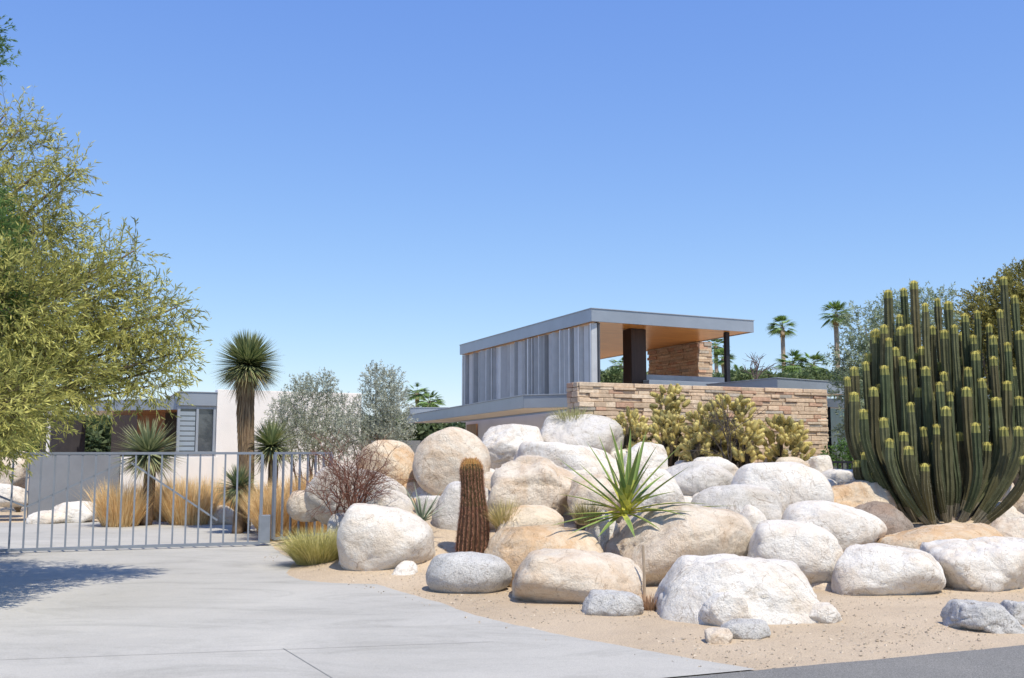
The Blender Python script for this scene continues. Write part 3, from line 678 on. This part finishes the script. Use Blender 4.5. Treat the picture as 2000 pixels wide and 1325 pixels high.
# ---------------- cholla ----------------
def cholla(px,py0,py1,wpx,Y,n):
    e=empty("cholla_cactus"); m=MB(); s=MB(); st=MB(); top_=P(px,py0,Y); bot=P(px,py1,Y); gz=mound(bot.x,bot.y); W=wpx/F*Y/2; Hc=top_.z-bot.z
    SP=[];SC=[]
    for i in range(n):
        a=random.uniform(0,6.28); rr=math.sqrt(random.random())*W; tz=random.random()
        lim=math.sqrt(max(0,1-((tz-.45)/.62)**2)); c=Vector((top_.x+math.cos(a)*rr*lim,Y+math.sin(a)*rr*lim*.8,bot.z+tz*Hc))
        d=(Vector((c.x-top_.x,c.y-Y,random.uniform(.2,1.0)*W))).normalized()+Vector((random.uniform(-.6,.6),random.uniform(-.6,.6),random.uniform(-.3,.6))); d.normalize()
        l=random.uniform(.10,.2); r=random.uniform(.032,.05)
        k=random.uniform(.7,1.15); cl=(.52*k,.44*k,.16*k) if random.random()<.75 else (.24*k,.22*k,.09*k)
        pts=[c+d*l*q for q in (-.06,.1,.4,.75,.95,1.0)]; tube(m,pts,[r*.4,r*.85,r,r*.95,r*.6,r*.15],8,cl)
        for q in range(70):
            t=random.random(); o_=Vector((random.gauss(0,1),random.gauss(0,1),random.gauss(0,1))); o_=(o_-d*o_.dot(d)*.7).normalized(); b_=c+d*l*t+o_*r*.7
            dd=(o_+d*random.uniform(-.3,.6)).normalized()*random.uniform(.03,.055); s_=dd.cross(Vector((random.random(),random.random(),1))).normalized()*.0035
            SP.append([tuple(b_-s_),tuple(b_+s_),tuple(b_+dd)]); k2=random.uniform(.8,1.15); SC.append((.80*k2,.67*k2,.32*k2))
    for i in range(7):
        a=random.uniform(0,6.28); q=Vector((top_.x+math.cos(a)*W*.6,Y+math.sin(a)*W*.5,bot.z+Hc*random.uniform(.3,.7))); b_=Vector((top_.x+random.uniform(-.1,.1),Y,gz-.05))
        mid=b_.lerp(q,.5)+Vector((0,0,-.1)); tube(st,[b_,mid,q],[.05,.04,.03],7,(.06,.045,.03))
    m.build("joints",M_cact,smooth=True,parent=e); s.tris(np.array(SP),np.array(SC)); s.build("spines",M_dry,parent=e); st.build("stems",M_bark,smooth=True,parent=e)
for a in [(1306,764,822,64,19.4,55),(1308,818,905,72,18.9,90),(1228,812,862,66,19.2,45),(1378,798,905,84,18.6,130),(1425,782,895,98,18.9,160),(1455,830,905,60,18.3,60),(1528,826,908,115,19.0,135),(1360,840,908,44,18.3,34),(1255,840,885,44,18.9,24)]: cholla(*a)
# ---------------- bare shrubs ----------------
def bare(name,px,pyb,Y,hpx,wpx,n,col,lv=4,r=.014):
    b=P(px,pyb,Y); h=hpx/F*Y; W=wpx/F*Y/2; m=MB()
    def rec(p,d,l,rad,dep):
        pts=[p]
        for i in range(3):
            d=(d+Vector((random.gauss(0,.16),random.gauss(0,.16),random.gauss(0,.1)))).normalized(); pts.append(pts[-1]+d*l/3)
        tube(m,pts,[rad,rad*.85,rad*.75,rad*.6],4,col,cap=False)
        if dep>0:
            for q in range(random.choice([2,3,3])):
                k=random.choice([1,2,3]); rec(pts[k],(d+Vector((random.gauss(0,.55),random.gauss(0,.55),random.gauss(0,.35)))).normalized(),l*.72,rad*.62,dep-1)
    for i in range(n):
        a=random.uniform(0,6.28); rec(b+Vector((random.uniform(-.05,.05),0,-.05)),Vector((math.cos(a)*W/h,math.sin(a)*W/h*.7,1)).normalized(),h*.42,r,lv)
    return m.build(name,M_bark)
bare("bare_shrub",690,1015,15.5,180,140,12,(.19,.09,.065),lv=5,r=.015)
bare("bare_shrub",652,1005,15.9,140,130,6,(.26,.15,.11),lv=4,r=.011)
bare("dead_cholla",1425,905,18.2,160,80,6,(.10,.085,.075),lv=3,r=.015)
bare("bare_shrub",1475,742,33,75,60,4,(.14,.11,.10),lv=3,r=.03)
# ---------------- trees ----------------
def treeobj(name,trunk_base,clumps,per,L_,ll,lw,cA,cB,dens,trunk_r=.08,spread=.8,up=.3,barkc=(.14,.11,.08),crotch=None,tw=True,thin=None):
    e=empty(name); m=MB(); t=MB(); tb=Vector(trunk_base)
    if crotch:
        cr=Vector(crotch); tube(t,[tb,tb.lerp(cr,.5)+Vector((.1,0,0)),cr],[trunk_r*1.6,trunk_r*1.3,trunk_r],10,barkc); tb=cr; trunk_r*=.45
    for (px,py,r,Y) in clumps:
        c=P(px,py,Y); R_=r/F*Y; dn=dens*(thin(px,py) if thin else 1)
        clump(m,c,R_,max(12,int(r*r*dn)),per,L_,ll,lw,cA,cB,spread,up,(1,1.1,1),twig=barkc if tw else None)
        mid=tb.lerp(c,.5)+Vector((0,0,-.12*(c-tb).length)) ; mid=mid+Vector((random.uniform(-.2,.2),random.uniform(-.2,.2),0))
        tube(t,[tb,tb.lerp(mid,.6)+Vector((0,0,.1)),mid,mid.lerp(c,.5)+Vector((0,0,-.02)),c],[trunk_r,trunk_r*.75,trunk_r*.5,trunk_r*.33,trunk_r*.12],7,barkc)
    m.build("foliage",M_leaf,parent=e); t.build("branches",M_bark,smooth=True,parent=e); return e
LT=[(30,300,62,12.8),(95,320,40,12.4),(-60,350,110,13),(50,410,75,12.2),(125,370,30,12.4),(-20,500,120,12.4),(90,470,62,12),(155,505,48,12.6),(218,510,30,12.2),(20,600,105,10.9),(140,600,75,11.8),(225,605,58,12),(285,620,46,12.4),
(325,645,30,12.2),(100,720,85,11.2),(195,700,68,12.6),(270,710,56,12.0),(318,720,34,12.4),(40,785,62,10.8),(130,765,36,12),(-80,640,140,11.4),(-110,800,120,10.6),(215,750,36,12.2),(288,755,24,12.2),(45,245,28,12.6),(-10,700,100,11.4),(258,545,24,12.4),(12,222,24,12.8),(338,690,24,12.4),(180,560,44,12),(60,520,62,12.2),(-150,500,150,11.8),(150,330,14,12.5),(262,490,12,12.3),(345,600,12,12.2),(30,780,50,10.2),(-40,810,80,10)]
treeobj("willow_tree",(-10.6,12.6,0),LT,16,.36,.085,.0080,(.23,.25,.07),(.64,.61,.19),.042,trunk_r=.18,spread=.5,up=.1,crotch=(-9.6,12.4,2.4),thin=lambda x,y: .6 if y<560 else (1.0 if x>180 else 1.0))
treeobj("dark_green_tree",(-10.5,11.2,0),[(-30,480,60,11),(-15,580,50,11),(-30,410,36,11.2),(-50,640,60,11),(-22,118,22,11),(-26,62,20,11)],14,.22,.06,.007,(.07,.15,.045),(.18,.28,.08),.08,trunk_r=.06,spread=.6,crotch=(-9.0,11.2,2.6))
treeobj("dark_green_tree",(-10.5,15.4,0),[(5,820,36,15),(40,840,24,15),(-30,840,60,15.2),(0,865,22,15),(-90,780,110,15.4)],14,.16,.06,.008,(.09,.17,.035),(.26,.38,.09),.12,trunk_r=.08,spread=.7)
gA,gB=(.28,.31,.22),(.58,.60,.48)
treeobj("silver_shrub",(P(610,900,23.6).x,23.6,0),[(600,790,44,23.6),(625,765,32,23.8),(560,810,32,23.4),(545,850,32,23.4),(620,850,55,23.4),(580,860,45,23.2),(670,800,26,23.4),(590,755,18,23.6),(640,745,10,23.7),(650,860,40,23.2)],14,.2,.055,.008,gA,gB,.17,trunk_r=.04,up=.8)
treeobj("silver_shrub",(P(750,900,22.6).x,22.6,0),[(745,765,36,22.8),(735,740,22,22.6),(765,790,34,22.4),(730,810,38,22.6),(770,830,32,22.2),(735,860,42,22.4),(690,860,38,22.2),(780,865,26,22),(672,820,20,22.6),(765,750,20,22.6)],14,.2,.055,.008,(.30,.33,.25),(.60,.62,.51),.17,trunk_r=.04,up=.8)
treeobj("mesquite_tree",(P(1760,900,24).x,24,0),[(1690,640,38,24),(1740,620,40,24.5),(1790,610,42,24),(1840,600,30,24),(1680,700,45,24),(1750,690,60,24.4),(1830,670,60,24),(1660,760,34,24),(1720,780,60,23.6),(1800,770,70,24),(1680,840,40,23.6),(1740,860,55,23.4),(1830,850,70,23.6),(1645,700,18,24),(1900,720,80,24),(1900,840,70,24),(1700,740,50,24)],14,.26,.08,.012,(.17,.23,.13),(.46,.52,.34),.10,trunk_r=.1)
treeobj("olive_tree",(P(2010,900,20).x,20,0),[(1960,600,50,20),(1925,590,32,20.2),(2010,570,48,20),(1990,660,60,20),(1920,650,40,20.3),(2060,650,90,20),(1960,740,70,20.3),(1995,550,26,20),(2040,800,100,20),(1950,830,60,20.5),(1900,615,22,20),(1940,690,50,20.2)],14,.24,.06,.012,(.16,.16,.045),(.46,.42,.13),.15,trunk_r=.1)
treeobj("hedge",(P(1660,930,22.5).x,22.5,0),[(1645,890,24,22.5),(1675,885,30,22.5),(1710,880,32,22.5),(1760,880,50,22.5),(1820,890,60,22),(1900,900,70,21.5),(1625,893,16,22.5)],12,.12,.05,.012,(.04,.09,.03),(.16,.30,.08),.16,trunk_r=.03)
treeobj("hedge",(P(40,930,27).x,27,0),[(20,850,50,27),(60,855,22,27.5),(-40,850,60,27),(20,790,50,30),(50,830,20,28)],12,.16,.07,.014,(.06,.13,.03),(.22,.40,.08),.14,trunk_r=.04)
far=[(x,random.uniform(742,756),random.uniform(8,14),random.uniform(60,75)) for x in range(1165,1700,16)]+[(x,random.uniform(835,850),random.uniform(16,24),60) for x in range(-60,900,24)]
fm=MB()
for (px,py,r,Y) in far: clump(fm,P(px,py,Y),r/F*Y,int(60+r*4),10,.5,.28,.05,(.08,.13,.05),(.26,.32,.14))
for (px,py,r,Y) in [(x,868,30,60) for x in range(-60,1700,30)]: clump(fm,P(px,py,Y),r/F*Y*1.2,120,10,.6,.4,.09,(.06,.1,.05),(.19,.24,.12))
fm.build("distant_trees",M_leaf)
# ---------------- palms ----------------
def palm(px,py,rpx,Y,skirt=True):
    e=empty("fan_palm"); c=P(px,py,Y); R_=rpx/F*Y; t=MB()
    tube(t,[(c.x+.1,c.y,0),(c.x+.05,c.y,c.z*.5),(c.x,c.y,c.z)],[R_*.19,R_*.14,R_*.13],8,(.30,.24,.18)); t.build("trunk",M_bark,smooth=True,parent=e)
    m=MB(); D0=sph(40,-.55,.98)
    for d in D0:
        d=Vector(d); dr_=1-.25*(d.z<0); hub=Vector(c)+d*R_*.5*dr_+Vector((0,0,-.06*R_)); s_=d.cross(Vector((0,0,1))).normalized()
        n=16; an=np.linspace(-1.25,1.25,n); DD=np.array([tuple((d*math.cos(a)+s_*math.sin(a)).normalized()) for a in an])
        k=random.uniform(.7,1.3)
        blades(m,np.array(hub),DD,R_*.62*np.cos(an*.55),R_*.030,(.11*k,.19*k,.06*k),(.28*k,.40*k,.13*k),.38,segs=3)
        blades(m,np.array(c),np.array([tuple(d)]),R_*.52,R_*.02,(.2,.24,.08),(.2,.24,.08),.02,segs=2)
    if skirt:
        n=160; a=rng.uniform(0,6.28,n); D=unit(np.stack([np.cos(a)*.35,np.sin(a)*.35,-np.ones(n)],1)); blades(m,np.array(c)+np.array([0,0,-.1*R_]),D,R_*.6*rng.uniform(.5,1,n),R_*.04,(.22,.15,.08),(.32,.23,.13),0)
    m.build("fronds",M_plant,parent=e)
for a in [(1528,640,32,100),(1632,614,36,85),(1398,676,28,110),(1212,714,28,110),(815,768,28,90),(838,785,32,80),(1548,712,38,80),(1588,714,38,80),(1375,722,22,100),(1440,728,22,120),(1412,700,26,90),(1470,735,20,100)]: palm(*a)
# ---------------- small items ----------------
e=empty("path_spotlight"); b_=P(1781,1100,12.3); m=MB(); tube(m,[b_+Vector((-.02,0,-.25)),b_+Vector((0,0,0)),b_+Vector((.015,-.0,.16))],[.012,.028,.034],12,(.08,.09,.1)); m.build("housing",M_black,parent=e)
m=MB(); b_=march(1259,1172); tube(m,[b_+Vector((0,0,-.1)),b_+Vector((0,0,.3)),b_+Vector((-.01,0,.58))],[.016,.016,.015],6,(.45,.36,.26)); m.build("wooden_stake",M_dry)
